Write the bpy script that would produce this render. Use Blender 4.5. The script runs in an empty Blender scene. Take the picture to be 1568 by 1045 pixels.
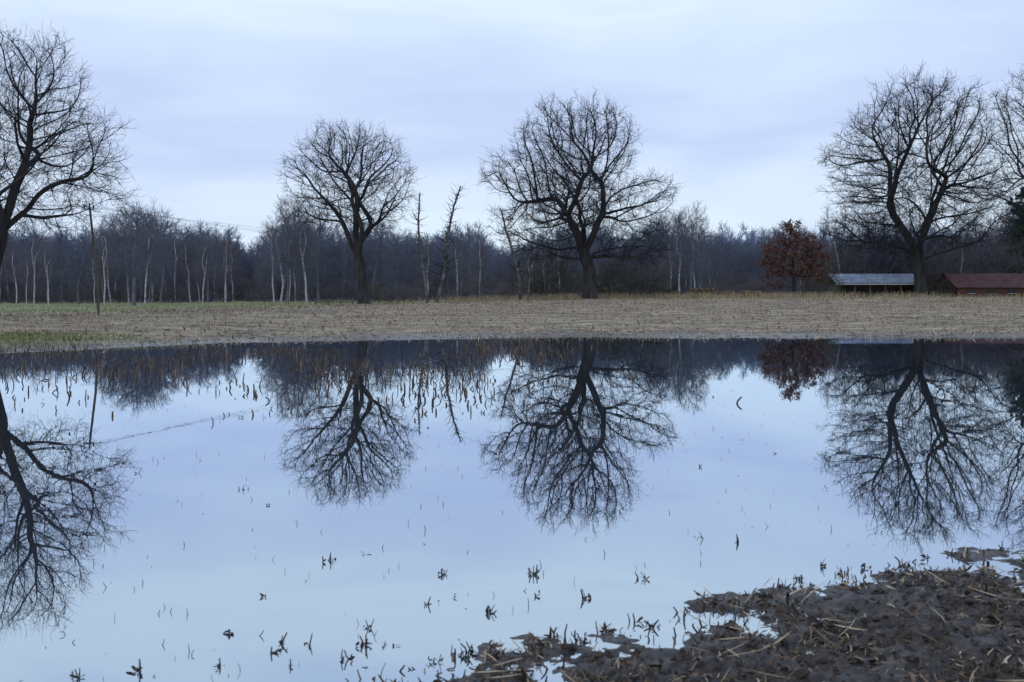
import bpy, math, time
import numpy as np
T0=time.time()
scene=bpy.context.scene
CAMH=1.4; F=1524.0; HZ=455.0
def gx(px,d): return (px-784.0)/F*d
def gz(py,d): return CAMH+(HZ-py)/F*d
# ------------------------------------------------------------------ noise
def _hash(ix,iy,seed):
    n=(ix.astype(np.int64)*374761393+iy.astype(np.int64)*668265263+seed*1442695041)&0xffffffff
    n=((n^(n>>13))*1274126177)&0xffffffff
    n=n^(n>>16)
    return (n&0xffff)/65535.0
def vnoise(x,y,seed=0):
    x=np.asarray(x,float);y=np.asarray(y,float)
    ix=np.floor(x);iy=np.floor(y);fx=x-ix;fy=y-iy
    fx=fx*fx*(3-2*fx);fy=fy*fy*(3-2*fy)
    a=_hash(ix,iy,seed);b=_hash(ix+1,iy,seed);c=_hash(ix,iy+1,seed);d=_hash(ix+1,iy+1,seed)
    return (a*(1-fx)+b*fx)*(1-fy)+(c*(1-fx)+d*fx)*fy-0.5
def fbm(x,y,o=3,seed=0):
    s=0;a=1.0
    for i in range(o):
        s=s+a*vnoise(x*2**i,y*2**i,seed+i); a*=.5
    return s
# ------------------------------------------------------------------ terrain
def shore(x):
    base=np.interp(x,[-60,-16,-12.7,-11,-9,-5,0,8,20,60],[20,21.5,24.6,28.0,30.3,32,33.5,34.5,33.5,33.0])
    return base+1.6*fbm(x*.35,x*0+3.3,3,5)+.5*fbm(x*2.1,x*0+1.3,2,6)
def bank_line(x): return 3.93+.63*x-.02*x*x
def ground_h(x,y):
    x=np.asarray(x,float);y=np.asarray(y,float)
    d=np.maximum(y,20)
    r=x/d
    A=np.interp(r,[-.5,-.42,-.15,.07,.4,.6],[.46,.50,.76,1.2,1.34,1.34])
    L=np.interp(r,[-.5,-.3,0,.5],[22,28,50,52])
    s=(y-shore(x))
    t=np.clip(s/L,-.02,1)
    far=A*np.where(t>0,t*(1.25-.25*t),t*1.2)
    far=far+np.where(s>0,.06*fbm(x*.9,y*.9,3,9)*np.clip(s*.4,0,1),0)
    far=np.where(s<0,np.maximum(s*.03,-.3)+.04*fbm(x*.8,y*.8,2,12)*np.clip(1+s/3,0,1),far)
    far=far-np.clip((y-120)/200,0,1)*.25*np.where(r>-.1,1,0)
    sn=(bank_line(x)+.2*fbm(x*1.3,y*1.3,2,31)-y)*.87
    lum=.065*fbm(x*2.4,y*2.4,3,20)+.045*fbm(x*9,y*9,3,21)+.018*fbm(x*33,y*33,2,25)
    near=np.where(sn>0,.05*sn,np.maximum(.07*sn,-.3))+lum*np.clip(1+sn/.7,0,1)*np.clip(.45+sn,.45,1)
    near=np.where(sn>6,near+ .02*(sn-6),near); near=np.minimum(near,.6)
    side=np.maximum((-75-x),(x-95))*.04
    return np.maximum(np.maximum(far,near),np.clip(side,-.3,.5))
# ------------------------------------------------------------------ mesh utils
def make_obj(name,V,Fq,mats,midx=None,smooth=True,parent=None):
    V=np.asarray(V,np.float32);Fq=np.asarray(Fq,np.int32)
    me=bpy.data.meshes.new(name)
    k=Fq.shape[1]
    me.vertices.add(len(V));me.vertices.foreach_set("co",V.ravel())
    me.loops.add(Fq.size);me.loops.foreach_set("vertex_index",Fq.ravel())
    me.polygons.add(len(Fq));me.polygons.foreach_set("loop_start",np.arange(0,Fq.size,k,dtype=np.int32))
    for m in mats: me.materials.append(m)
    if midx is not None: me.polygons.foreach_set("material_index",np.asarray(midx,np.int32))
    me.polygons.foreach_set("use_smooth",np.full(len(Fq),smooth,dtype=bool))
    me.update(calc_edges=True)
    ob=bpy.data.objects.new(name,me);scene.collection.objects.link(ob)
    if parent: ob.parent=parent
    return ob
def empty(name,loc=(0,0,0)):
    e=bpy.data.objects.new(name,None);e.empty_display_size=.2;e.location=loc
    scene.collection.objects.link(e);return e
def nrm(v): return v/np.maximum(np.linalg.norm(v,axis=-1,keepdims=True),1e-9)
def tube(P,R,cid,k):
    M=len(P)
    same=np.zeros(M,bool);same[:-1]=cid[:-1]==cid[1:]
    T=np.zeros_like(P);T[:-1]=P[1:]-P[:-1]
    ends=np.where(~same)[0]
    T[ends]=P[ends]-P[np.maximum(ends-1,0)]
    T=nrm(T)
    nc=cid.max()+1
    mean=np.zeros((nc,3));np.add.at(mean,cid,T)
    ax=np.eye(3)[np.argmin(np.abs(mean),axis=1)]
    U=nrm(np.cross(T,ax[cid]));W=np.cross(T,U)
    a=np.arange(k)*2*math.pi/k
    V=P[:,None,:]+R[:,None,None]*(np.cos(a)[None,:,None]*U[:,None,:]+np.sin(a)[None,:,None]*W[:,None,:])
    i=np.where(same)[0]
    j=np.arange(k);jn=(j+1)%k
    f=np.stack([i[:,None]*k+j,i[:,None]*k+jn,(i[:,None]+1)*k+jn,(i[:,None]+1)*k+j],-1).reshape(-1,4)
    return V.reshape(-1,3),f,np.repeat(R[i],k)
class Acc:
    def __init__(s): s.V=[];s.F=[];s.M=[];s.n=0
    def add(s,V,F,M):
        s.V.append(V);s.F.append(F+s.n);s.M.append(M);s.n+=len(V)
    def out(s,name,mats,smooth=True,parent=None):
        return make_obj(name,np.concatenate(s.V),np.concatenate(s.F),mats,np.concatenate(s.M),smooth,parent)
# ------------------------------------------------------------------ materials
def mk(name,c1,c2,scale=3.0,rough=.85,bump=.3,bd=.02,c3=None,coord='Object',stretch=(1,1,1),detail=6):
    m=bpy.data.materials.new(name);m.use_nodes=True
    nt=m.node_tree;N=nt.nodes;L=nt.links
    b=N['Principled BSDF']
    tc=N.new('ShaderNodeTexCoord');mp=N.new('ShaderNodeMapping');mp.inputs['Scale'].default_value=stretch
    L.new(tc.outputs[coord],mp.inputs[0])
    n=N.new('ShaderNodeTexNoise');n.inputs['Scale'].default_value=scale;n.inputs['Detail'].default_value=detail
    n.inputs['Roughness'].default_value=.65
    L.new(mp.outputs[0],n.inputs['Vector'])
    r=N.new('ShaderNodeValToRGB');r.color_ramp.elements[0].position=.35;r.color_ramp.elements[1].position=.65
    r.color_ramp.elements[0].color=(*c1,1);r.color_ramp.elements[1].color=(*c2,1)
    if c3:
        e=r.color_ramp.elements.new(.52);e.color=(*c3,1)
    L.new(n.outputs['Fac'],r.inputs[0]);L.new(r.outputs[0],b.inputs['Base Color'])
    b.inputs['Roughness'].default_value=rough
    b.inputs['Specular IOR Level'].default_value=.2
    if bump>0:
        bp=N.new('ShaderNodeBump');bp.inputs['Strength'].default_value=bump;bp.inputs['Distance'].default_value=bd
        L.new(n.outputs['Fac'],bp.inputs['Height']);L.new(bp.outputs[0],b.inputs['Normal'])
    return m
M_bark=mk('oak_bark',(.016,.017,.02),(.06,.056,.054),3,.95,.8,.05,stretch=(1,1,.25))
M_twig=mk('oak_twig',(.022,.025,.033),(.038,.040,.048),1,.95,0)
M_barkf=mk('forest_bark_hazed',(.07,.077,.10),(.17,.175,.20),2,.95,.3,stretch=(1,1,.3))  # aerial haze put into the bark colour, lighter and bluer, no volume used
M_twigf=mk('forest_twig_hazed',(.10,.117,.165),(.145,.155,.205),.3,1,0)  # crown twigs paled and blued: distance haze painted into the base colour
M_twigb=mk('forest_twig_brown_hazed',(.11,.103,.125),(.165,.145,.155),.3,1,0)  # birch and undergrowth twigs, brown with a haze tint worked into the colour
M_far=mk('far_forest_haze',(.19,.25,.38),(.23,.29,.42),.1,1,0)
M_birch=mk('birch_bark',(.14,.14,.15),(.62,.63,.66),2,.8,.2,stretch=(1,1,3),c3=(.42,.42,.45))
M_olive=mk('olive_twig',(.055,.055,.036),(.10,.095,.06),.5,1,0)
M_rleaf=mk('russet_leaf',(.075,.036,.034),(.18,.092,.072),1.5,.9,0)
M_gleaf=mk('pine_needle',(.02,.048,.035),(.05,.09,.055),1.5,.9,0)
M_straw=mk('straw',(.22,.165,.10),(.58,.49,.35),3,.8,0)
M_straw2=mk('dry_leaf_brown',(.08,.053,.034),(.23,.16,.105),4,.8,0)
M_dark=mk('rotten_leaf_dark',(.012,.010,.010),(.05,.036,.03),5,.5,0)
M_stub=mk('wet_stubble',(.03,.020,.017),(.115,.078,.060),3,.7,0)
M_dryg=mk('dry_grass',(.26,.21,.13),(.46,.40,.27),1.2,.9,0)
M_green=mk('green_grass',(.07,.095,.032),(.16,.19,.07),.6,.9,0)
# ------------------------------------------------------------------ tree growing
def grow(A,pos0,par0,D,dk,di,iters,rng,wig,trop,inh=.35):
    cap=60000
    A=A.astype(np.float32)
    pos=np.zeros((cap,3),np.float32);par=np.full(cap,-1);dr=np.zeros((cap,3));cc=np.zeros(cap,int)
    n=len(pos0);pos[:n]=pos0;par[:n]=par0
    for i in range(1,n):
        dr[i]=pos[i]-pos[par[i]]
    dr[:n]=nrm(dr[:n])
    dist=np.full(len(A),1e9);near=np.zeros(len(A),int)
    def upd(a,b):
        B=pos[a:b]
        d=(A**2).sum(1)[:,None]+(B**2).sum(1)[None,:]-2*A@B.T
        j=d.argmin(1);dm=np.sqrt(np.maximum(d[np.arange(len(A)),j],0))
        m=dm<dist;dist[m]=dm[m];near[m]=a+j[m]
    off=A.mean(0);A=A-off;pos[:n]-=off
    upd(0,n)
    for it in range(iters):
        keep=dist>dk
        A=A[keep];dist=dist[keep];near=near[keep]
        m=dist<di
        if len(A)==0 or not m.any(): break
        idx=near[m];v=nrm(A[m]-pos[idx])
        u,inv=np.unique(idx,return_inverse=True)
        S=np.zeros((len(u),3));np.add.at(S,inv,v);S=nrm(S)
        S=nrm(S+inh*dr[u]+rng.normal(0,wig,S.shape)+np.array([0,0,trop]))
        ok=cc[u]<3;u=u[ok];S=S[ok]
        if len(u)==0 or n+len(u)>cap: break
        k=len(u);pos[n:n+k]=pos[u]+D*S;par[n:n+k]=u;dr[n:n+k]=S;cc[u]+=1
        upd(n,n+k);n+=k
    return (pos[:n]+off).astype(float),par[:n].copy(),dr[:n].copy()
def bez(a,c,b,D,rng,wig):
    L=np.linalg.norm(b-a)*1.1;k=max(int(L/D),2);t=np.linspace(0,1,k+1)[1:,None]
    p=(1-t)**2*a+2*t*(1-t)*c+t*t*b
    w=np.cumsum(rng.normal(0,wig*D,p.shape),0);w-=t*w[-1]*.5
    return p+w
def tree(name,base,path,lobes,natt,D,rbase,r0,seed,mats,nlimb=8,wig=.22,trop=.05,tw=(2,.6,1.3,.011),sub=2,
         leaves=0,leafsize=.12,leafmat=None,thin=.05,limbup=.35,shell=.5,shrink=.55,gam=2.35,parent=None,nodelim=3.8,nmain=5,lwig=.2):
    """base: ground point; path: trunk points up to the fork; lobes: ellipsoids (cx,cy,cz,rx,ry,rz)"""
    rng=np.random.default_rng(seed)
    lob=np.array(lobes,float);vol=lob[:,3]*lob[:,4]*lob[:,5];pr=vol/vol.sum()
    li=rng.choice(len(lob),natt,p=pr)
    u=nrm(rng.normal(size=(natt,3)));rad=rng.random(natt)**(shell/1.5)
    az=np.arctan2(u[:,0],u[:,1]);lump=1+.22*fbm(az*2.2+li*7.7,u[:,2]*3.2+seed,2,seed)
    rag=lump+.10*rng.normal(size=natt)*(rng.random(natt)<.3)
    A=lob[li,:3]+u*(rad*rag)[:,None]*lob[li,3:]
    base=np.array(base,float)
    pts=[base];par=[-1];plen=[0]
    prev=base
    for q in path:
        q=np.array(q,float);seg=bez(prev,(prev+q)/2,q,D,rng,.05)
        for s in seg: pts.append(s);par.append(len(pts)-2);plen.append(0)
        prev=q
    nt=len(pts)
    cen=A.mean(0)
    tg=[A[rng.integers(len(A))]]
    dd=np.linalg.norm(A-tg[0],axis=1)
    for i in range(nlimb-1):
        j=dd.argmax();tg.append(A[j]);dd=np.minimum(dd,np.linalg.norm(A-A[j],axis=1))
    top=pts[-1]
    A=A[np.linalg.norm(A-top,axis=1)>2*D]
    for q,t in enumerate(tg):
        t=top+(t-top)*shrink*rng.uniform(.8,1.2)+(0 if q<nmain else rng.normal(0,D,3))
        if q<nmain: st=int(nt-1-rng.integers(0,max(int(nt*.3),1)))
        else:
            pa=np.array(pts);co=np.linalg.norm(pa-t,axis=1)+.45*np.array(plen);co[:int(nt*.6)]=1e9;st=int(co.argmin())
        a=pts[st];L=np.linalg.norm(t-a)
        if L<2*D: continue
        c=a+(t-a)*.45+np.array([0,0,1])*L*limbup*rng.uniform(-.1,.8)+rng.normal(0,.09*L,3)
        seg=bez(a,c,t,D,rng,lwig);p=st
        for s in seg: pts.append(s);par.append(p);plen.append(plen[p]+D);p=len(pts)-1
    pos,par,dr=grow(A,np.array(pts),np.array(par),D,D*1.5,D*14,80,rng,wig,trop)
    n=len(pos)
    ch=[[] for _ in range(n)]
    for i in range(1,n): ch[par[i]].append(i)
    acc=np.zeros(n)
    for i in range(n-1,-1,-1):
        if not ch[i]: acc[i]=1
        if par[i]>=0: acc[par[i]]+=acc[i]
    R=acc**(1/gam)
    R=r0+(R-1)*(rbase-r0)/(R[0]-1)
    main=[max(c,key=lambda k:acc[k]) if c else -1 for c in ch]
    P=pos.copy()
    mm=np.array(main);g=(mm>=0)&(par>=0)
    for _ in range(2):
        Q=P.copy();Q[g]=.5*P[g]+.25*P[par[g]]+.25*P[mm[g]];P=Q
    P[0]=base
    hgt=P[:,2]-base[2]
    R=np.where(acc>acc[0]*.8,R*(1+.6*np.exp(-np.maximum(hgt,0)/(rbase*1.2))),R)
    groups={8:[],4:[],3:[]}
    stack=[(0,-1)]
    while stack:
        s,p=stack.pop()
        idx=[s];k=s
        for c in ch[s]:
            if c!=main[s]: stack.append((c,s))
        while main[k]>=0:
            k=main[k];idx.append(k)
            for c in ch[k]:
                if c!=main[k]: stack.append((c,k))
        pp=P[idx];rr=R[idx]
        if p>=0:
            pp=np.vstack([P[p],pp]);rr=np.concatenate([[min(rr[0]*1.25,R[p])],rr])
        if len(pp)<2: continue
        rr=rr.copy();rr[-1]*=.6
        kk=8 if rr[0]>.1 else (4 if rr[0]>.04 else 3)
        groups[kk].append((pp,rr))
    ac=Acc()
    org=base.copy()
    for k,g_ in groups.items():
        if not g_: continue
        cid=np.repeat(np.arange(len(g_)),[len(a) for a,b in g_])
        V,f,fr=tube(np.vstack([a for a,b in g_])-org,np.concatenate([b for a,b in g_]),cid,k)
        ac.add(V,f,(fr<thin).astype(int))
    per,l0,l1,tr=tw
    sel=np.where((R<r0*nodelim)&(np.arange(n)>=nt))[0]
    s=np.repeat(sel,per)
    out=nrm(P[s]-cen)
    def twigs(start,d0,lo,hi,K,r,wg,up):
        N=len(start);d=nrm(d0);L=rng.uniform(lo,hi,N)
        pl=[start];cur=start
        for q in range(K-1):
            d=nrm(d+rng.normal(0,wg,d.shape)+np.array([0,0,up]))
            cur=cur+d*(L/(K-1))[:,None];pl.append(cur)
        PP=np.stack(pl,1)
        rr=np.linspace(1,.35,K)[None,:]*r*rng.uniform(.8,1.2,(N,1))
        return PP,rr
    d0=dr[s]*.7+nrm(rng.normal(size=(len(s),3)))*.75+out*.35+np.array([0,0,.1])
    PP,rr=twigs(P[s],d0,l0,l1,4,tr,.25,.06)
    tips=[]
    def addt(PP,rr):
        N,K,_=PP.shape
        V,f,fr=tube(PP.reshape(-1,3)-org,rr.reshape(-1),np.repeat(np.arange(N),K),3)
        ac.add(V,f,np.ones(len(f),int));tips.append(PP[:,1:].reshape(-1,3))
    addt(PP,rr)
    for q in range(sub):
        j=1+(q%3)
        st=PP[:,j];dd_=nrm(PP[:,j]-PP[:,j-1])
        P2,r2=twigs(st,dd_*.8+nrm(rng.normal(size=st.shape))*.75,l0*.4,l1*.6,3,tr*.75,.25,.05)
        addt(P2,r2)
    mats=list(mats)
    if leaves:
        tp=np.vstack(tips);c=tp[rng.integers(0,len(tp),leaves)]+rng.normal(0,.08,(leaves,3))-org
        a=nrm(rng.normal(size=(leaves,3)));b=nrm(np.cross(a,rng.normal(size=(leaves,3))))
        sz=leafsize*rng.uniform(.5,1.3,(leaves,1))
        V=np.stack([c-a*sz,c-b*sz*.55,c+a*sz,c+b*sz*.55],1).reshape(-1,3)
        f=np.arange(leaves*4).reshape(-1,4)
        ac.add(V,f,np.full(leaves,len(mats)));mats.append(leafmat)
    ob=ac.out(name,mats,parent=parent);ob.location=org
    return ob
def H(x,y): return float(ground_h(np.array([x]),np.array([y]))[0])
def hero(name,d,bx,by_,fork,lobes,seed,natt=2300,D=.5,rbase=.55,**k):
    X=gx(bx,d);base=(X,d,H(X,d)-.1)
    path=[(gx(a,d),d+o,gz(b,d)) for a,b,o in fork]
    lb=[]
    for (cx,cy,rx,ry,*o) in lobes:
        oy=o[0] if o else 0
        rxm=rx/F*d;rym=ry/F*d
        lb.append((gx(cx,d),d+oy,gz(cy,d),rxm,(o[1] if len(o)>1 else max(rxm,rym)),rym))
    ob=tree(name,base,path,lb,natt,D,rbase,k.pop('r0',.02),seed,k.pop('mats',[M_bark,M_twig]),**k)
    print(name,len(ob.data.vertices),round(time.time()-T0,1));return ob
hero('oak_tree',42,-28,470,[(-8,390,0),(8,335,0)],
 [(30,135,98,84),(60,225,122,90),(-70,200,140,140),(110,292,84,40),(-60,320,100,60),(60,330,80,38)],11,natt=5200,D=.3,rbase=.35,r0=.0125,
 tw=(2,.35,.85,.0085),sub=4,nlimb=24,nmain=6)
hero('oak_tree',85,558,467,[(553,420,0),(546,378,0)],
 [(535,245,74,56),(597,270,36,42),(466,260,38,34),(545,300,80,50),(500,322,45,34),(590,325,30,34)],22,natt=3100,D=.45,rbase=.42,
 tw=(2,.5,1.2,.0145),sub=4,nlimb=18,nmain=4,limbup=.3,r0=.022)
hero('oak_tree',88,903,457,[(902,410,0),(893,382,0)],
 [(880,224,94,72),(789,268,54,40),(992,302,50,40),(875,310,100,62),(805,345,56,46),(965,368,68,42),(860,300,60,60,-5),(890,300,60,60,5),(850,388,60,20),(990,388,38,22)],37,natt=5200,D=.45,rbase=.52,
 tw=(2,.5,1.2,.0145),sub=4,nlimb=26,nmain=6,limbup=.2,r0=.022)
hero('oak_tree',115,1410,455,[(1408,415,0),(1410,385,0)],
 [(1412,203,104,84),(1330,250,72,68),(1480,280,70,64),(1400,310,116,62),(1315,352,62,32),(1495,350,54,32),(1380,370,90,24)],44,natt=4800,D=.58,rbase=.66,
 tw=(2,.65,1.6,.019),sub=4,nlimb=26,nmain=8,limbup=.45,r0=.029)
hero('oak_tree',100,1655,455,[(1650,420,0),(1645,375,0)],
 [(1625,185,106,98),(1625,290,112,66),(1680,250,110,100),(1600,350,80,40)],55,natt=3200,D=.55,rbase=.55,
 tw=(2,.6,1.4,.0165),sub=4,nlimb=18,nmain=6,r0=.025)
hero('beech_tree',105,1216,452,[(1216,440,0),(1215,425,0)],
 [(1216,392,38,36),(1188,405,24,32),(1243,400,24,34),(1213,360,14,24),(1228,372,16,18)],66,natt=800,D=.4,rbase=.2,leaves=7000,leafsize=.13,leafmat=M_rleaf,
 tw=(2,.35,.9,.013),sub=2,nlimb=10)
hero('pine_tree',135,1590,452,[(1590,420,0),(1588,340,0)],
 [(1585,330,36,46),(1580,390,46,44)],67,natt=700,D=.55,rbase=.3,leaves=14000,leafsize=.24,leafmat=M_gleaf,
 tw=(2,.5,1.0,.015),sub=1,nlimb=8)
def dead_birch(d,pts,seed,r,side):
    rng=np.random.default_rng(seed)
    p=np.array([(gx(a,d),d+rng.normal(0,.1),gz(b,d)) for a,b in pts]);p[0,2]=H(p[0,0],d)-.1
    t=np.linspace(0,len(p)-1,28);q=np.stack([np.interp(t,range(len(p)),p[:,i]) for i in range(3)],1)
    q+=np.cumsum(rng.normal(0,.035,q.shape),0)*np.linspace(0,1,28)[:,None]
    org=q[0].copy();ac=Acc()
    rr=np.linspace(r,r*.3,28)
    V,f,fr=tube(q-org,rr,np.zeros(28,int),8);ac.add(V,f,np.zeros(len(f),int))
    S=[];Rr=[];C=[];c=0
    for i in range(side):
        k=rng.integers(5,27);L=rng.uniform(.3,1.6)*(1.3-k/40)
        a=rng.uniform(0,6.28);dd=np.array([math.cos(a),math.sin(a)*.7,rng.uniform(.2,1.3)]);dd/=np.linalg.norm(dd)
        cur=q[k].copy();r1=rr[k]*rng.uniform(.2,.5)
        for s in range(6):
            S.append(cur.copy());Rr.append(max(r1*(1-s/6),.008));C.append(c)
            dd=nrm(dd+rng.normal(0,.28,3));cur=cur+dd*L/5
        c+=1
    V,f,fr=tube(np.array(S)-org,np.array(Rr),np.array(C),4);ac.add(V,f,np.ones(len(f),int))
    ob=ac.out('dead_birch_tree',[M_dbark,M_twig]);ob.location=org
M_dbark=mk('dead_birch_bark',(.03,.03,.03),(.16,.155,.15),1.6,.85,.3,stretch=(1,1,1.5))
dead_birch(82,[(655,463),(650,420),(645,385),(641,350),(642,318),(643,293)],1,.14,70)
dead_birch(82,[(668,463),(678,430),(683,398),(685,360),(691,325),(698,298),(703,280)],2,.16,90)
dead_birch(86,[(797,456),(795,425),(788,395),(780,365),(775,340),(770,319)],3,.15,60)
dead_birch(84,[(808,456),(812,430),(815,412),(812,400)],4,.08,10)
# ------------------------------------------------------------------ forest variants
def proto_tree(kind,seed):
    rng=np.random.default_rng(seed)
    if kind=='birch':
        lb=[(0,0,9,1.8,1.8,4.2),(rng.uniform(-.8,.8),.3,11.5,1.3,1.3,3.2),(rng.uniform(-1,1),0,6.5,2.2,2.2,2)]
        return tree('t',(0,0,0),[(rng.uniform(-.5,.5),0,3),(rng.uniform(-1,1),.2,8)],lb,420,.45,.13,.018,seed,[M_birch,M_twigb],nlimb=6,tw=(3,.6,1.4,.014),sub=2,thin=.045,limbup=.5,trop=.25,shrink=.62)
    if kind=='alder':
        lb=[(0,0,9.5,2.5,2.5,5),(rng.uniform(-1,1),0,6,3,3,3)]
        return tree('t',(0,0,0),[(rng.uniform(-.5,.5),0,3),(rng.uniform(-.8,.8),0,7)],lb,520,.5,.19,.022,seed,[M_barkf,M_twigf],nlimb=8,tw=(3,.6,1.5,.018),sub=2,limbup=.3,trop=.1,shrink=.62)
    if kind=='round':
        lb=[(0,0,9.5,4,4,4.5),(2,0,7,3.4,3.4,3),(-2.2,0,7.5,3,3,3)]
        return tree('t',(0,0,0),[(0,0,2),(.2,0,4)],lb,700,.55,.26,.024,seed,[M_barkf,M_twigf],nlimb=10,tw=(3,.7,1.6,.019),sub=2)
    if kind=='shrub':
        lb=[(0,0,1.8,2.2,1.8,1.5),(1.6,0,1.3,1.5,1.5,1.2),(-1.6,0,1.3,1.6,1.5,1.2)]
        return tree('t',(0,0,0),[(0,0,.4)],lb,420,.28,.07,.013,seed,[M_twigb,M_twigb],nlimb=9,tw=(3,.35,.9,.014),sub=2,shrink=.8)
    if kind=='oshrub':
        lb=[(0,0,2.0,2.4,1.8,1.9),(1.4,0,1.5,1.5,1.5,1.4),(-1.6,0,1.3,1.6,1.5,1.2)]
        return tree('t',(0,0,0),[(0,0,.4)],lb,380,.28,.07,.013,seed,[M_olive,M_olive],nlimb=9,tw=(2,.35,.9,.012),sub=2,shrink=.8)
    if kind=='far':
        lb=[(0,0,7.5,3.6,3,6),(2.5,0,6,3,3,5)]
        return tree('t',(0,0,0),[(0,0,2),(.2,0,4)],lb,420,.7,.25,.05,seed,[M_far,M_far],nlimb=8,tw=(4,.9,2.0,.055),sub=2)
PR={}
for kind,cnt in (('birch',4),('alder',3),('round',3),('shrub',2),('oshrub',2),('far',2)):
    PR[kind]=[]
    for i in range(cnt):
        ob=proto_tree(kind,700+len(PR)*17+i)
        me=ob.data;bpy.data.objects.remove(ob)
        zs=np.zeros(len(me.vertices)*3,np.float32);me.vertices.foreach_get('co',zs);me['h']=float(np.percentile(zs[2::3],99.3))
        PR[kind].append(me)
print('protos',time.time()-T0)
rng=np.random.default_rng(5)
def inst(name,me,x,y,z,s,par,sx=None):
    ob=bpy.data.objects.new(name,me);scene.collection.objects.link(ob)
    ob.location=(x,y,z);ob.rotation_euler=(rng.normal(0,.03),rng.normal(0,.05),rng.uniform(0,6.28))
    sx=sx or s;ob.scale=(sx,sx,s);ob.parent=par
prof=[(-300,348),(0,350),(60,343),(130,352),(165,330),(200,315),(240,322),(270,352),(300,348),(350,348),(372,378),(405,378),(415,325),(430,295),(480,295),(500,330),(560,345),(600,342),(640,360),(690,350),(730,338),(762,380),(800,372),(830,342),(900,348),(1000,345),(1040,318),(1075,320),(1090,343),(1110,343),(1150,352),(1190,348),(1260,342),(1275,322),(1400,330),(1500,325),(1550,302),(1600,298),(2000,305)]
pxs=[a for a,b in prof];pys=[b for a,b in prof]
forest=empty('distant_forest')
def row(d,step,kinds,lo,hi,x0=-250,x1=1850,cond=None,jd=6,cap=None):
    x=x0
    while x<x1:
        px=x+rng.uniform(-.4,.4)*step;x+=step*rng.uniform(.6,1.4)
        if cond and not cond(px): continue
        dd=d+rng.uniform(-jd,jd)
        py=np.interp(px,pxs,pys)
        if cap: py=max(py,cap)
        X=gx(px,dd);z=H(X,dd)
        hh=(gz(py,dd)-z)*rng.uniform(lo,hi)
        k=kinds[rng.integers(len(kinds))];me=PR[k][rng.integers(len(PR[k]))]
        s=hh/me['h'];inst('forest_tree',me,X,dd,z-.1,s,forest,sx=min(s,1.3)*rng.uniform(.85,1.15))
gap=lambda p:not(365<p<408 or 745<p<800 or 1095<p<1180)
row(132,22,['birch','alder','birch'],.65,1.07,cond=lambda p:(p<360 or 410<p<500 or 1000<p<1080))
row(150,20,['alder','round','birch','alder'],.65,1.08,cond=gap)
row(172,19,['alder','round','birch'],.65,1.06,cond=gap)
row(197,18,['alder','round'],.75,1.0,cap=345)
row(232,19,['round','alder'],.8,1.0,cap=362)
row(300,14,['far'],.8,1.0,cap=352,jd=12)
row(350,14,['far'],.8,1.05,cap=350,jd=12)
und=empty('forest_undergrowth')
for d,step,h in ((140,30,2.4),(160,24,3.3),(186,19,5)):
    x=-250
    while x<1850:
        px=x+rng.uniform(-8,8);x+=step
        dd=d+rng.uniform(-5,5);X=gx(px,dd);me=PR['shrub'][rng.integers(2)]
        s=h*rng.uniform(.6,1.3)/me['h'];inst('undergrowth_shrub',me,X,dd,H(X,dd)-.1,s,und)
hed=empty('hedgerow')
for px,d,h,k in [(835,96,4.6,'oshrub'),(865,94,3.4,'oshrub'),(935,93,3.6,'oshrub'),(965,95,4.5,'oshrub'),(992,97,3.5,'shrub'),(1018,99,3,'oshrub'),(1262,112,4.5,'oshrub'),(1290,126,7,'shrub'),(1330,127,7.5,'shrub'),(1370,126,7.5,'oshrub'),(1438,124,6,'shrub'),(1455,128,8,'shrub'),(1500,132,8.5,'shrub'),(1545,132,8,'oshrub'),(1440,117,2.6,'oshrub'),(610,92,2.0,'shrub'),(725,96,2.4,'shrub'),(580,94,2,'oshrub'),(1245,110,2,'shrub'),(1120,112,1.6,'shrub'),(1090,112,1.8,'shrub'),(1290,110,1.2,'oshrub'),(1515,112,1.3,'oshrub')]:
    X=gx(px,d);me=PR[k][rng.integers(2)];s=h/me['h'];inst('hedge_shrub',me,X,d,H(X,d)-.1,s,hed)
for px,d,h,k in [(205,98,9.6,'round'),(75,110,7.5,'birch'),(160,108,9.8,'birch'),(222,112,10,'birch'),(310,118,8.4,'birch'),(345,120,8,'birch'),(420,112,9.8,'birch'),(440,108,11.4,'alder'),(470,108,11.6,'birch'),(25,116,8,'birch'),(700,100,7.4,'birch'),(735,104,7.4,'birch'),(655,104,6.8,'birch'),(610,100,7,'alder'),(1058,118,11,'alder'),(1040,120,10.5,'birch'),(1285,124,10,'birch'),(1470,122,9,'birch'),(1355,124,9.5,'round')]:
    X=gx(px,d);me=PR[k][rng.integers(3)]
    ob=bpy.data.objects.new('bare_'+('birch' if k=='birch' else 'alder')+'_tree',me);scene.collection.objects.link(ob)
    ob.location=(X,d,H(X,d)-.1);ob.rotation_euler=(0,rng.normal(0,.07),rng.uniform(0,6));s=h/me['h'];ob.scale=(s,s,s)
print('forest',time.time()-T0)
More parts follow.
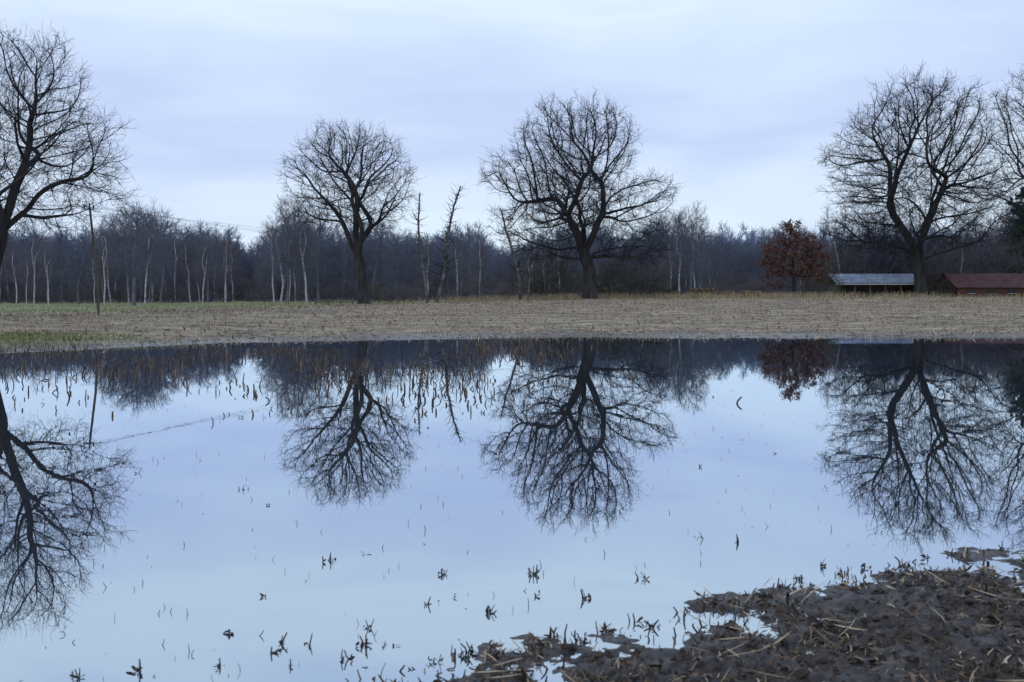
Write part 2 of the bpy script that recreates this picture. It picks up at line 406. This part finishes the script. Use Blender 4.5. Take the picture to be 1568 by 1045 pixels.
# ------------------------------------------------------------------ ground
def axis(lo,hi,a,b,fine,gr,mx):
    c=list(np.arange(a,b,fine));st=fine;v=c[-1]
    while v<hi: st=min(st*gr,mx(v)) ;v+=st;c.append(v)
    st=fine;v=a;l=[]
    while v>lo: st=min(st*gr,mx(v));v-=st;l.append(v)
    return np.array(l[::-1]+c)
mx=lambda v:.3 if abs(v)<36 else max(.3,abs(v)*.03)
xs=axis(-1600,1600,-.9,4.0,.014,1.06,mx);ys=axis(-300,2500,3.2,6.2,.014,1.05,mx)
GX,GY=np.meshgrid(xs,ys)
GZ=ground_h(GX,GY)
nx,ny=len(xs),len(ys)
V=np.stack([GX,GY,GZ],-1).reshape(-1,3)
ii=(np.arange(ny-1)[:,None]*nx+np.arange(nx-1)[None,:]).reshape(-1)
Fq=np.stack([ii,ii+1,ii+nx+1,ii+nx],-1)
def smooth(a,b,x): t=np.clip((x-a)/(b-a),0,1);return t*t*(3-2*t)
def grassmask(x,y):
    r=x/np.maximum(y,15)
    edge=np.interp(r,[-.6,-.45,-.3,-.15,-.08,.0,.1,.5],[52,55,66,76,84,88,90,92])
    g=smooth(0,6,y-edge+3*fbm(x*.15,y*.15,2,41))
    p=smooth(.1,.4,fbm(x*.3,y*.3,2,43)+.35)*np.exp(-((x+15.0)/2.4)**2-((y-30.5)/2.6)**2)*1.5
    return np.clip(np.maximum(g,p),0,1)
gm=grassmask(GX,GY).reshape(-1)
mm_=smooth(9,3,np.maximum(GY-2-.57*GX,0)).reshape(-1)
wet=smooth(.16,.0,GZ).reshape(-1)
M_ground=bpy.data.materials.new('ground_soil');M_ground.use_nodes=True
nt=M_ground.node_tree;N=nt.nodes;L=nt.links;B=N['Principled BSDF']
def attr(n):
    a=N.new('ShaderNodeAttribute');a.attribute_name=n;return a.outputs['Fac']
def noise(sc,det=5,st=(1,1,1),ro=.6):
    g=N.new('ShaderNodeNewGeometry');mp=N.new('ShaderNodeMapping');mp.inputs['Scale'].default_value=st
    L.new(g.outputs['Position'],mp.inputs[0]);n=N.new('ShaderNodeTexNoise');n.inputs['Scale'].default_value=sc;n.inputs['Detail'].default_value=det
    n.inputs['Roughness'].default_value=ro
    L.new(mp.outputs[0],n.inputs['Vector']);return n.outputs['Fac']
def ramp(f,els):
    r=N.new('ShaderNodeValToRGB')
    for i,(p,c) in enumerate(els):
        e=r.color_ramp.elements[i] if i<2 else r.color_ramp.elements.new(p)
        e.position=p;e.color=(*c,1)
    L.new(f,r.inputs[0]);return r.outputs[0]
def mix(f,a,b):
    m=N.new('ShaderNodeMix');m.data_type='RGBA'
    L.new(f,m.inputs[0]);L.new(a,m.inputs[6]);L.new(b,m.inputs[7]);return m.outputs[2]
field=ramp(noise(1.3,9,(.3,1.3,1),.85),[(.40,(.07,.052,.036)),(.60,(.48,.39,.26)),(.5,(.24,.19,.125))])
grass=ramp(noise(.8,8,(.4,1.5,1),.75),[(.38,(.11,.13,.05)),(.62,(.34,.31,.16)),(.5,(.19,.21,.085))])
mud=ramp(noise(16,9,(1,1,1),.75),[(.36,(.012,.010,.010)),(.66,(.10,.074,.053)),(.52,(.036,.028,.024))])
wetc=ramp(noise(2,7,(.5,1.5,1)),[(.35,(.03,.023,.018)),(.65,(.13,.10,.072))])
c=mix(attr('grass'),field,grass);c=mix(attr('wet'),c,wetc);c=mix(attr('mud'),c,mud)
L.new(c,B.inputs['Base Color'])
rn=N.new('ShaderNodeMapRange');L.new(noise(5,4),rn.inputs[0]);rn.inputs[1].default_value=.42;rn.inputs[2].default_value=.6;rn.inputs[3].default_value=.12;rn.inputs[4].default_value=.65
rr=N.new('ShaderNodeMix');rr.data_type='FLOAT';L.new(attr('wet'),rr.inputs[0]);rr.inputs[2].default_value=.9;L.new(rn.outputs[0],rr.inputs[3])
L.new(rr.outputs[0],B.inputs['Roughness']);B.inputs['Specular IOR Level'].default_value=.5
bp=N.new('ShaderNodeBump');bp.inputs['Strength'].default_value=.6;bp.inputs['Distance'].default_value=.015
L.new(noise(28,9,(1,1,1),.75),bp.inputs['Height']);L.new(bp.outputs[0],B.inputs['Normal'])
g=make_obj('ground',V,Fq,[M_ground])
for nme,arr in (('grass',gm),('mud',mm_),('wet',wet)):
    a=g.data.attributes.new(nme,'FLOAT','POINT');a.data.foreach_set('value',arr.astype(np.float32))
# ------------------------------------------------------------------ water
M_w=bpy.data.materials.new('pond_water');M_w.use_nodes=True
nt=M_w.node_tree;N=nt.nodes;L=nt.links
for n in list(N): N.remove(n)
o=N.new('ShaderNodeOutputMaterial');gl=N.new('ShaderNodeBsdfGlossy');df=N.new('ShaderNodeBsdfDiffuse');mxs=N.new('ShaderNodeMixShader')
gl.inputs['Color'].default_value=(.82,.91,1,1);gl.inputs['Roughness'].default_value=.01
df.inputs['Color'].default_value=(.05,.057,.07,1)
lw=N.new('ShaderNodeFresnel');lw.inputs['IOR'].default_value=3.2
mr=N.new('ShaderNodeMapRange');mr.inputs[1].default_value=.2;mr.inputs[2].default_value=.8;mr.inputs[3].default_value=.6;mr.inputs[4].default_value=.98
L.new(lw.outputs[0],mr.inputs[0]);L.new(mr.outputs[0],mxs.inputs[0]);L.new(df.outputs[0],mxs.inputs[1]);L.new(gl.outputs[0],mxs.inputs[2])
ns=noise(1.2,3,(1,1,1));bp=N.new('ShaderNodeBump');bp.inputs['Strength'].default_value=.05;bp.inputs['Distance'].default_value=.01
L.new(ns,bp.inputs['Height']);L.new(bp.outputs[0],gl.inputs['Normal']);L.new(mxs.outputs[0],o.inputs[0])
make_obj('pond_water',[(-90,-70,0),(110,-70,0),(110,60,0),(-90,60,0)],[(0,1,2,3)],[M_w],smooth=False)
# ------------------------------------------------------------------ scattered stalks & litter
def stalks(name,x,y,h,r,mats,mi,rng,lean=.35,bend=.3,K=3,sink=.03,zoff=None,k=3,parent=None):
    n=len(x);z=np.maximum(ground_h(x,y),0) if zoff is None else zoff
    a=rng.uniform(0,6.28,n);ln=np.abs(rng.normal(0,lean,n))
    d=np.stack([np.cos(a)*np.sin(ln),np.sin(a)*np.sin(ln),np.cos(ln)],1)
    cur=np.stack([x,y,z-sink],1);P=[cur]
    for i in range(K-1):
        d=nrm(d+rng.normal(0,bend,d.shape)*(i>0));cur=cur+d*(h/(K-1))[:,None];P.append(cur)
    P=np.stack(P,1);R=r[:,None]*np.linspace(1,.6,K)[None,:]
    V,f,_=tube(P.reshape(-1,3),R.reshape(-1),np.repeat(np.arange(n),K),k)
    m=np.repeat(mi,(K-1)*k)
    return make_obj(name,V,f,mats,m,smooth=False,parent=parent)
def strips(name,x,y,z,Ln,wd,mats,mi,rng,curl=.5,tilt=.25,K=4,parent=None):
    n=len(x);a=rng.uniform(0,6.28,n);t=rng.normal(0,tilt,n)
    d=np.stack([np.cos(a)*np.cos(t),np.sin(a)*np.cos(t),np.abs(np.sin(t))],1)
    cur=np.stack([x,y,z],1);P=[cur]
    for i in range(K-1):
        d=nrm(d+rng.normal(0,curl,d.shape)*np.array([1,1,.5]));cur=cur+d*(Ln/(K-1))[:,None]
        P.append(cur)
    P=np.stack(P,1);P[:,:,2]=np.maximum(P[:,:,2],z[:,None]-.004)
    w=nrm(np.stack([-np.sin(a),np.cos(a),rng.normal(0,.5,n)],1))
    wp=np.sin(np.linspace(.25,2.9,K))[None,:,None]*wd[:,None,None]*w[:,None,:]
    V=np.stack([P-wp,P+wp],2).reshape(-1,3)
    b=(np.arange(n)[:,None]*K+np.arange(K-1)[None,:])*2
    f=np.stack([b,b+1,b+3,b+2],-1).reshape(-1,4)
    return make_obj(name,V,f,mats,np.repeat(mi,K-1),smooth=False,parent=parent)
rng=np.random.default_rng(17)
X=[];Y=[]
for y0 in np.arange(20,92,.75):
    x=np.arange(-y0*.62,y0*.62,.16);x=x+rng.normal(0,.05,len(x))
    X.append(x);Y.append(y0+.03*x+rng.normal(0,.05,len(x)))
X=np.concatenate(X);Y=np.concatenate(Y)
ok=(Y>shore(X)-.8)&(ground_h(X,Y)>-.02)&(rng.random(len(X))<.55+1.0*fbm(X*.5,Y*.5,2,71))&(grassmask(X,Y)<.5);X=X[ok];Y=Y[ok];n=len(X)
stalks('field_stubble',X,Y,rng.uniform(.05,.19,n),rng.uniform(.007,.015,n),[M_straw,M_straw2],rng.choice([0,1],n,p=[.5,.5]),rng)
n=90000;Y=22+70*rng.random(n)**.7;X=rng.uniform(-.62,.62,n)*Y
ok=(ground_h(X,Y)>.01)&(grassmask(X,Y)<.6)&(rng.random(n)<.55+1.4*fbm(X*.3,Y*1.2,2,72));X=X[ok];Y=Y[ok];n=len(X)
strips('field_litter',X,Y,ground_h(X,Y)+.006,rng.uniform(.05,.30,n),rng.uniform(.006,.028,n),[M_straw,M_straw2,M_dark],rng.choice([0,1,2],n,p=[.48,.34,.18]),rng,K=3,tilt=.2)
def grass(name,x,y,h,mats,mi): 
    n=len(x);return stalks(name,x,y,h,rng.uniform(.008,.014,n),mats,mi,rng,lean=.3,bend=.25)
n=26000;Y=rng.uniform(50,112,n);X=rng.uniform(-.6,.62,n)*Y;gmk=grassmask(X,Y)
ok=(gmk>.3)&(fbm(X*.25,Y*.25,2,77)>-.15);X=X[ok];Y=Y[ok];n=len(X);r=X/Y
p=np.clip((r+.02)*6+.5,.15,.9);mi=(rng.random(n)>p).astype(int)
grass('meadow_grass',X,Y,rng.uniform(.08,.4,n)*np.where(mi==0,1.3,.6),[M_dryg,M_green],mi)
n=5000;cx=rng.uniform(-.1,.42,60);ci=rng.integers(0,60,n);Y=91+rng.normal(0,1.2,n);X=cx[ci]*92+rng.normal(0,1.0,n)
grass('reed_tufts',X,Y,rng.uniform(.2,.7,n),[M_dryg,M_straw2],rng.choice([0,1],n,p=[.7,.3]))
n=4000;X=-15.0+rng.normal(0,1.9,n);Y=30.0+rng.normal(0,1.6,n);ok=ground_h(X,Y)>.03;X=X[ok];Y=Y[ok];n=len(X)
grass('shore_grass',X,Y,rng.uniform(.04,.14,n),[M_green,M_dryg],rng.choice([0,1],n,p=[.75,.25]))
# flooded stubble in the pond (rows of short broken maize stems)
X=[];Y=[]
for y0 in np.arange(10.6,34,.75):
    x=np.arange(-y0*.56,y0*.52,.05);x=x+rng.normal(0,.05,len(x));X.append(x);Y.append(y0+.10*x+rng.normal(0,.10,len(x)))
X=np.concatenate(X);Y=np.concatenate(Y);r=X/Y
cl=fbm(r*11+3,Y*.16,3,61)
dens=np.interp(Y,[10.5,11.5,13,15,18,22,27,34],[.01,.10,.34,.65,.85,.9,.6,.4])*np.interp(r,[-.6,-.45,-.05,.02,.05,.10,.5],[.8,1,1,.8,.2,.06,.035])
dens=dens*np.clip(.38+2.3*cl,0.02,1.3)
ok=rng.random(len(X))<dens;X=X[ok];Y=Y[ok];n=len(X)
stalks('flooded_stubble',X,Y,rng.uniform(.03,.17,n)*np.clip((Y-6)/10,.5,1)+.02,rng.uniform(.006,.015,n),[M_stub,M_dark,M_straw2],rng.choice([0,1,2],n,p=[.52,.25,.23]),rng,lean=.38,bend=.3,K=3,zoff=np.zeros(n),sink=.02,k=4)
print('stub',n)
def pxw(px,py): d=F*CAMH/(py-HZ);return gx(px,d),d
spots=[(210,1028,3),(335,1022,3),(422,1000,3),(472,988,2),(530,1012,2),(558,992,3),(590,990,2),(665,1015,4),(675,880,3),(815,880,3),(990,888,3),(660,925,2),(697,915,1),(828,912,2),(898,918,2),(752,938,2),(562,848,1),(505,860,2),(375,750,2),(560,962,2),(115,1038,2),(450,1020,1),(845,975,5),(890,985,3),(930,965,4),(1075,915,4),(1200,900,4),(1222,888,3),(1260,868,2),(1290,880,2),(1385,870,3),(1415,855,2),(1262,750,1),(413,775,1),(1183,695,1),(1000,960,2),(1140,935,3),(1160,915,3),(980,955,2),(1090,930,3),(1325,870,2),(720,1000,3),(700,1005,2),(1070,715,1),(1130,830,1),(1070,825,1),(370,640,1),(403,640,1),(400,915,1),(345,970,1),(430,985,2),(1540,842,3),(1480,850,3),(208,725,1)]
X=[];Y=[];Z=[]
for px,py,c in spots:
    a,b=pxw(px,py)
    for i in range(c*2+1): X.append(a+rng.normal(0,.008+.0012*b));Y.append(b+rng.normal(0,.009));Z.append(c)
X=np.array(X);Y=np.array(Y);n=len(X);sz=rng.uniform(.012,.04,n)
strips('floating_leaf_debris',X,Y,np.full(n,.003),sz,sz*.2,[M_dark,M_stub],rng.choice([0,1],n,p=[.8,.2]),rng,curl=.6,tilt=.55,K=5)
ok=rng.random(n)<.5;m=int(ok.sum());stalks('broken_stalks',X[ok],Y[ok],rng.uniform(.02,.06,m),rng.uniform(.002,.005,m),[M_dark,M_stub],rng.choice([0,1],m,p=[.7,.3]),rng,lean=.45,bend=.25,K=3,zoff=np.zeros(m),sink=.01,k=4)
n=520;Y=3.4+12*rng.random(n)**1.4;X=rng.uniform(-.55,.5,n)*Y
stalks('pond_flotsam',X,Y,rng.uniform(.008,.04,n),rng.uniform(.0008,.0028,n),[M_dark,M_stub],rng.choice([0,1],n),rng,lean=.7,bend=.3,K=3,zoff=np.zeros(n),sink=.004,k=3)
def banklitter(name,n,l0,l1,w0,w1,p,tilt,lift=.003,K=4,curl=.45,edge=-.12):
    X=rng.uniform(-1.0,3.9,n);Y=rng.uniform(3.1,6.6,n);h=ground_h(X,Y)
    s=bank_line(X)-Y
    ok=(h>.002)&(s>edge)&(rng.random(n)<np.clip(.38+1.7*fbm(X*1.8,Y*1.8,3,88)+.22*s,.04,1))
    X=X[ok];Y=Y[ok];h=h[ok];n=len(X)
    strips(name,X,Y,h+lift,rng.uniform(l0,l1,n),rng.uniform(w0,w1,n),[M_straw,M_straw2,M_dark],rng.choice([0,1,2],n,p=p),rng,curl=curl,tilt=tilt,K=K)
banklitter('bank_leaf_litter',60000,.01,.05,.001,.005,[.08,.42,.50],.35)
banklitter('bank_leaf_pieces',4500,.03,.10,.003,.009,[.12,.50,.38],.35,curl=.6,K=5)
banklitter('bank_straw',2400,.05,.2,.0012,.0045,[.75,.25,0],.15,curl=.12,lift=.014)
n=700;X=rng.uniform(-1,4.2,n);Y=bank_line(X)-np.abs(rng.normal(0,.35,n))+.1;ok=(fbm(X*2.5,Y*2.5,2,91)>.0);X=X[ok];Y=Y[ok];n=len(X)
stalks('bank_stubble',X,Y,rng.uniform(.012,.06,n),rng.uniform(.002,.0055,n),[M_dark,M_straw2,M_straw],rng.choice([0,1,2],n,p=[.65,.28,.07]),rng,lean=1.0,bend=.25,K=3,k=5,sink=.008)
n=5000;X=rng.uniform(-1,3.9,n);Y=rng.uniform(3.1,6.4,n);h=ground_h(X,Y);ok=(h>.01)&(bank_line(X)-Y>-.1);X=X[ok];Y=Y[ok];h=h[ok];n=len(X)
th=np.linspace(0,2*math.pi,7)[:-1];rings=[(-.3,1.0),(.35,.85),(.75,.45),(.85,.02)]
s=rng.uniform(.005,.02,n)*np.where(rng.random(n)<.1,1.8,1)
Vc=[]
for zz,rr_ in rings:
    jr=rng.uniform(.6,1.4,(n,6))
    Vc.append(np.stack([X[:,None]+np.cos(th)*rr_*s[:,None]*jr,Y[:,None]+np.sin(th)*rr_*s[:,None]*jr,h[:,None]+(zz+rng.normal(0,.15,(n,6)))*s[:,None]*.8],-1))
Vc=np.stack(Vc,1).reshape(-1,3)
b=np.arange(n)[:,None,None]*24+np.arange(3)[None,:,None]*6;j=np.arange(6)[None,None,:]
f=np.stack([b+j,b+(j+1)%6,b+6+(j+1)%6,b+6+j],-1).reshape(-1,4)
M_clod=mk('wet_soil_clod',(.012,.010,.010),(.07,.052,.04),25,.45,.5,.005)
make_obj('soil_clods',Vc,f,[M_clod],smooth=False)
print('litter',time.time()-T0)
# ------------------------------------------------------------------ buildings
def box(name,c,s,mat,parent,rot=0,tilt=0):
    v=[(x*s[0]/2,y*s[1]/2,z*s[2]/2) for x in(-1,1) for y in(-1,1) for z in(-1,1)]
    f=[(0,1,3,2),(4,6,7,5),(0,4,5,1),(2,3,7,6),(0,2,6,4),(1,5,7,3)]
    ob=make_obj(name,v,f,[mat],smooth=False,parent=parent);ob.location=c;ob.rotation_euler=(tilt,0,rot);return ob
def poly(name,v,f,mat,parent):
    me=bpy.data.meshes.new(name);me.from_pydata(v,[],f);me.materials.append(mat);ob=bpy.data.objects.new(name,me);scene.collection.objects.link(ob);ob.parent=parent;return ob
M_wood=mk('weathered_wood',(.05,.045,.04),(.15,.13,.11),4,.9,.4,stretch=(3,3,.3))
M_roof=mk('metal_roof',(.14,.18,.26),(.30,.35,.44),.9,.6,.1)
M_tile=mk('red_roof_tile',(.07,.036,.038),(.13,.064,.062),1.2,.85,.3)
M_brick=mk('red_brick',(.08,.038,.034),(.14,.066,.056),5,.9,.3)
M_glass=mk('dark_window',(.02,.022,.025),(.04,.045,.05),1,.2,0)
M_white=mk('grey_paint',(.3,.31,.34),(.42,.43,.45),3,.6,0)
M_ins=mk('insulator',(.05,.05,.06),(.09,.09,.10),3,.6,0)
d=119;X=gx(1333,d);z=H(X,d);sh=empty('field_shed',(X,d,z));W=9.6
zt=gz(420,d)-z
for i in range(6): box('post_%d'%i,(-W/2+.3+i*(W-.6)/5,-2.3,.82),(.16,.16,1.64),M_wood,sh)
box('back_wall',(0,2.4,.9),(W-.2,.12,1.8),M_wood,sh)
for sx in(-1,1): box('side_wall',(sx*(W/2-.1),0.05,.8),(.1,4.5,1.6),M_wood,sh)
nn=42;vv=[];ff=[]
for i in range(nn+1):
    xx=-W/2-.3+i*(W+.6)/nn;cz=.06*(i%2)
    for (yy,z0) in((-2.9,1.68),(0,zt),(2.9,1.7)): vv.append((xx,yy,z0+cz))
for i in range(nn):
    for k in range(2): ff.append((i*3+k,i*3+k+1,i*3+4+k,i*3+3+k))
poly('corrugated_roof',vv,ff,M_roof,sh)
box('fascia',(0,-2.96,1.56),(W+.6,.06,.16),M_white,sh)
d=121;X=gx(1530,d);z=H(X,d);bn=empty('brick_barn',(X,d,z));W=13
zt=gz(419,d)-z
box('wall_front',(0,-3,.65),(W,.3,1.3),M_brick,bn);box('wall_back',(0,3,.65),(W,.3,1.3),M_brick,bn)
for sx in(-1,1):
    poly('gable',[(sx*W/2,-3.0,0),(sx*W/2,3.0,0),(sx*W/2,3.0,1.3),(sx*W/2,0,zt-.1),(sx*W/2,-3.0,1.3)],[(0,1,2,3,4)],M_brick,bn)
poly('tile_roof',[(-W/2-.3,-3.5,1.15),(W/2+.3,-3.5,1.15),(W/2+.3,0,zt),(-W/2-.3,0,zt),(-W/2-.3,3.5,1.15),(W/2+.3,3.5,1.15)],[(0,1,2,3),(3,2,5,4)],M_tile,bn)
for i in range(5):
    xx=-W/2+1.6+i*2.4
    box('window_%d'%i,(xx,-3.16,.75),(.9,.06,.5),M_glass,bn);box('sill_%d'%i,(xx,-3.2,.45),(1.0,.14,.06),M_white,bn)
box('door',(W/2-.7,-3.17,.6),(.9,.08,1.15),M_white,bn)
def logs(px,d,w,rows,seed):
    rg=np.random.default_rng(seed);X=gx(px,d);z=H(X,d);e=Acc()
    for r in range(rows):
        x=-w/2+r*.2
        while x<w/2-r*.2:
            rad=rg.uniform(.1,.18);L=rg.uniform(1.0,1.6)
            yy=rg.normal(0,.1)
            P=np.array([(x,yy-L/2,.14+r*.26),(x,yy-L/2+.001,.14+r*.26),(x+rg.normal(0,.03),yy+L/2,.14+r*.26)]);R=np.array([.001,rad,rad])
            V_,f_,_=tube(P,R,np.zeros(3,int),9);e.add(V_,f_,np.r_[np.ones(9,int),np.zeros(9,int)]);x+=rad*2+.02
    ob=e.out('log_pile',[M_wood,M_straw2],smooth=False);ob.location=(X,d,z);ob.rotation_euler=(0,0,rg.uniform(-.2,.2))
logs(1075,101,3.4,4,1);logs(1108,102,2.6,3,2);logs(1030,100,2.2,3,3);logs(1150,103,2.6,3,4)
d=80;X=gx(512,d);z=H(X,d);fe=empty('wooden_fence',(X,d,z))
for i in range(4): box('post_%d'%i,(-1.5+i,0,.25),(.1,.1,.6),M_wood,fe)
for k in range(2): box('rail_%d'%k,(0,-.08,.22+.2*k),(3.3,.04,.07),M_wood,fe)
def upole(px,d,top):
    X=gx(px,d);z=H(X,d);e=empty('utility_pole',(X,d,z-.1));h=top-z+.1
    P=np.array([(0.05,0,0),(-.1,0,h*.5),(-.4,0,h*.97),(-.41,0,h)]);V_,f_,_=tube(P,np.array([.07,.06,.05,.02]),np.zeros(4,int),10)
    make_obj('pole',V_,f_,[M_wood],parent=e)
    box('crossarm',(-.4,-.09,h*.95),(.5,.05,.06),M_wood,e,rot=.25)
    pts=[]
    for i,(ox,oz) in enumerate(((-.62,.1),(-.18,.1),(-.41,.12))):
        V_,f_,_=tube(np.array([(0,0,-.08),(0,0,-.02),(0,0,.03),(0,0,.08),(0,0,.1)]),np.array([.015,.035,.03,.035,.01]),np.zeros(5,int),8)
        o=make_obj('insulator_%d'%i,V_,f_,[M_ins],parent=e);oy=-.09 if i<2 else 0;o.location=(ox,oy,h*.95+oz+(.1 if i==2 else 0));pts.append(np.array([X+ox,d+oy,z-.1+h*.95+oz+(.1 if i==2 else 0)]))
    return pts
p1=upole(150,48,gz(312,48));p2=upole(805,112,gz(383,112))
p0=[q+np.array([-26,-34,-.2]) for q in p1]
P=[];C=[];c=0
for a,b in list(zip(p1,p2))+list(zip(p0,p1)):
    t=np.linspace(0,1,30)[:,None];w=a+(b-a)*t;w[:,2]-=(4*t*(1-t)*(.25+.3*(c%3)))[:,0];P.append(w);C+= [c]*30;c+=1
P=np.vstack(P);V_,f_,_=tube(P,np.full(len(P),.006),np.array(C),4);make_obj('power_lines',V_,f_,[M_ins])
# ------------------------------------------------------------------ world
w=bpy.data.worlds.new("World");scene.world=w;w.use_nodes=True
nt=w.node_tree;N=nt.nodes;L=nt.links
bg=N['Background'];bg.inputs[1].default_value=.11
sky=N.new('ShaderNodeTexSky');sky.sky_type='NISHITA';sky.sun_disc=False;sky.sun_elevation=math.radians(28);sky.sun_rotation=math.radians(200)
tc=N.new('ShaderNodeTexCoord');sp=N.new('ShaderNodeSeparateXYZ');L.new(tc.outputs['Generated'],sp.inputs[0])
mp=N.new('ShaderNodeMapping');mp.inputs['Scale'].default_value=(1.1,1.1,5);mp.inputs['Rotation'].default_value=(.05,.12,0);L.new(tc.outputs['Generated'],mp.inputs[0])
n1=N.new('ShaderNodeTexNoise');n1.inputs['Scale'].default_value=2.0;n1.inputs['Detail'].default_value=5;n1.inputs['Roughness'].default_value=.5;n1.inputs['Distortion'].default_value=.4;L.new(mp.outputs[0],n1.inputs['Vector'])
ma=N.new('ShaderNodeMath');ma.operation='MULTIPLY_ADD';ma.inputs[1].default_value=.36;L.new(n1.outputs['Fac'],ma.inputs[0])
sb=N.new('ShaderNodeMath');sb.operation='ADD';sb.inputs[1].default_value=-.18;L.new(sp.outputs[2],sb.inputs[0]);L.new(sb.outputs[0],ma.inputs[2])
rp=N.new('ShaderNodeValToRGB');cr=rp.color_ramp
els=[(0,(7.0,8.3,9.7)),(.06,(7.0,8.3,9.7)),(.12,(6.4,7.6,9.5)),(.18,(5.2,6.3,8.9)),(.24,(6.1,7.3,9.3)),(.30,(7.1,8.4,9.7)),(.42,(5.0,6.3,8.9)),(1,(6.0,7.0,8.9))]
for i,(p,c) in enumerate(els):
    e=cr.elements[i] if i<2 else cr.elements.new(p)
    e.position=p;e.color=(*[q/10 for q in c],1)
L.new(ma.outputs[0],rp.inputs[0])
sc=N.new('ShaderNodeVectorMath');sc.operation='SCALE';sc.inputs['Scale'].default_value=10;L.new(rp.outputs[0],sc.inputs[0])
mxn=N.new('ShaderNodeMix');mxn.data_type='RGBA';mxn.inputs[0].default_value=.95;L.new(sky.outputs[0],mxn.inputs[6]);L.new(sc.outputs[0],mxn.inputs[7])
L.new(mxn.outputs[2],bg.inputs[0])
sl=bpy.data.lights.new('sun','SUN');sl.energy=.5;sl.angle=math.radians(25);sl.color=(1,.97,.93)
so=bpy.data.objects.new('sun',sl);scene.collection.objects.link(so);so.rotation_euler=(math.radians(62),0,math.radians(-20))
cam=bpy.data.cameras.new('camera');co=bpy.data.objects.new('camera',cam);scene.collection.objects.link(co)
co.location=(0,0,CAMH);co.rotation_euler=(math.radians(90),0,0)
cam.sensor_width=36;cam.lens=35;cam.shift_y=-(522.5-HZ)/1568;cam.clip_end=6000;cam.clip_start=.05
cam.dof.use_dof=True;cam.dof.focus_distance=60;cam.dof.aperture_fstop=6.3
scene.camera=co
scene.view_settings.view_transform='Standard';scene.view_settings.look='None';scene.view_settings.exposure=0
print('done',time.time()-T0)
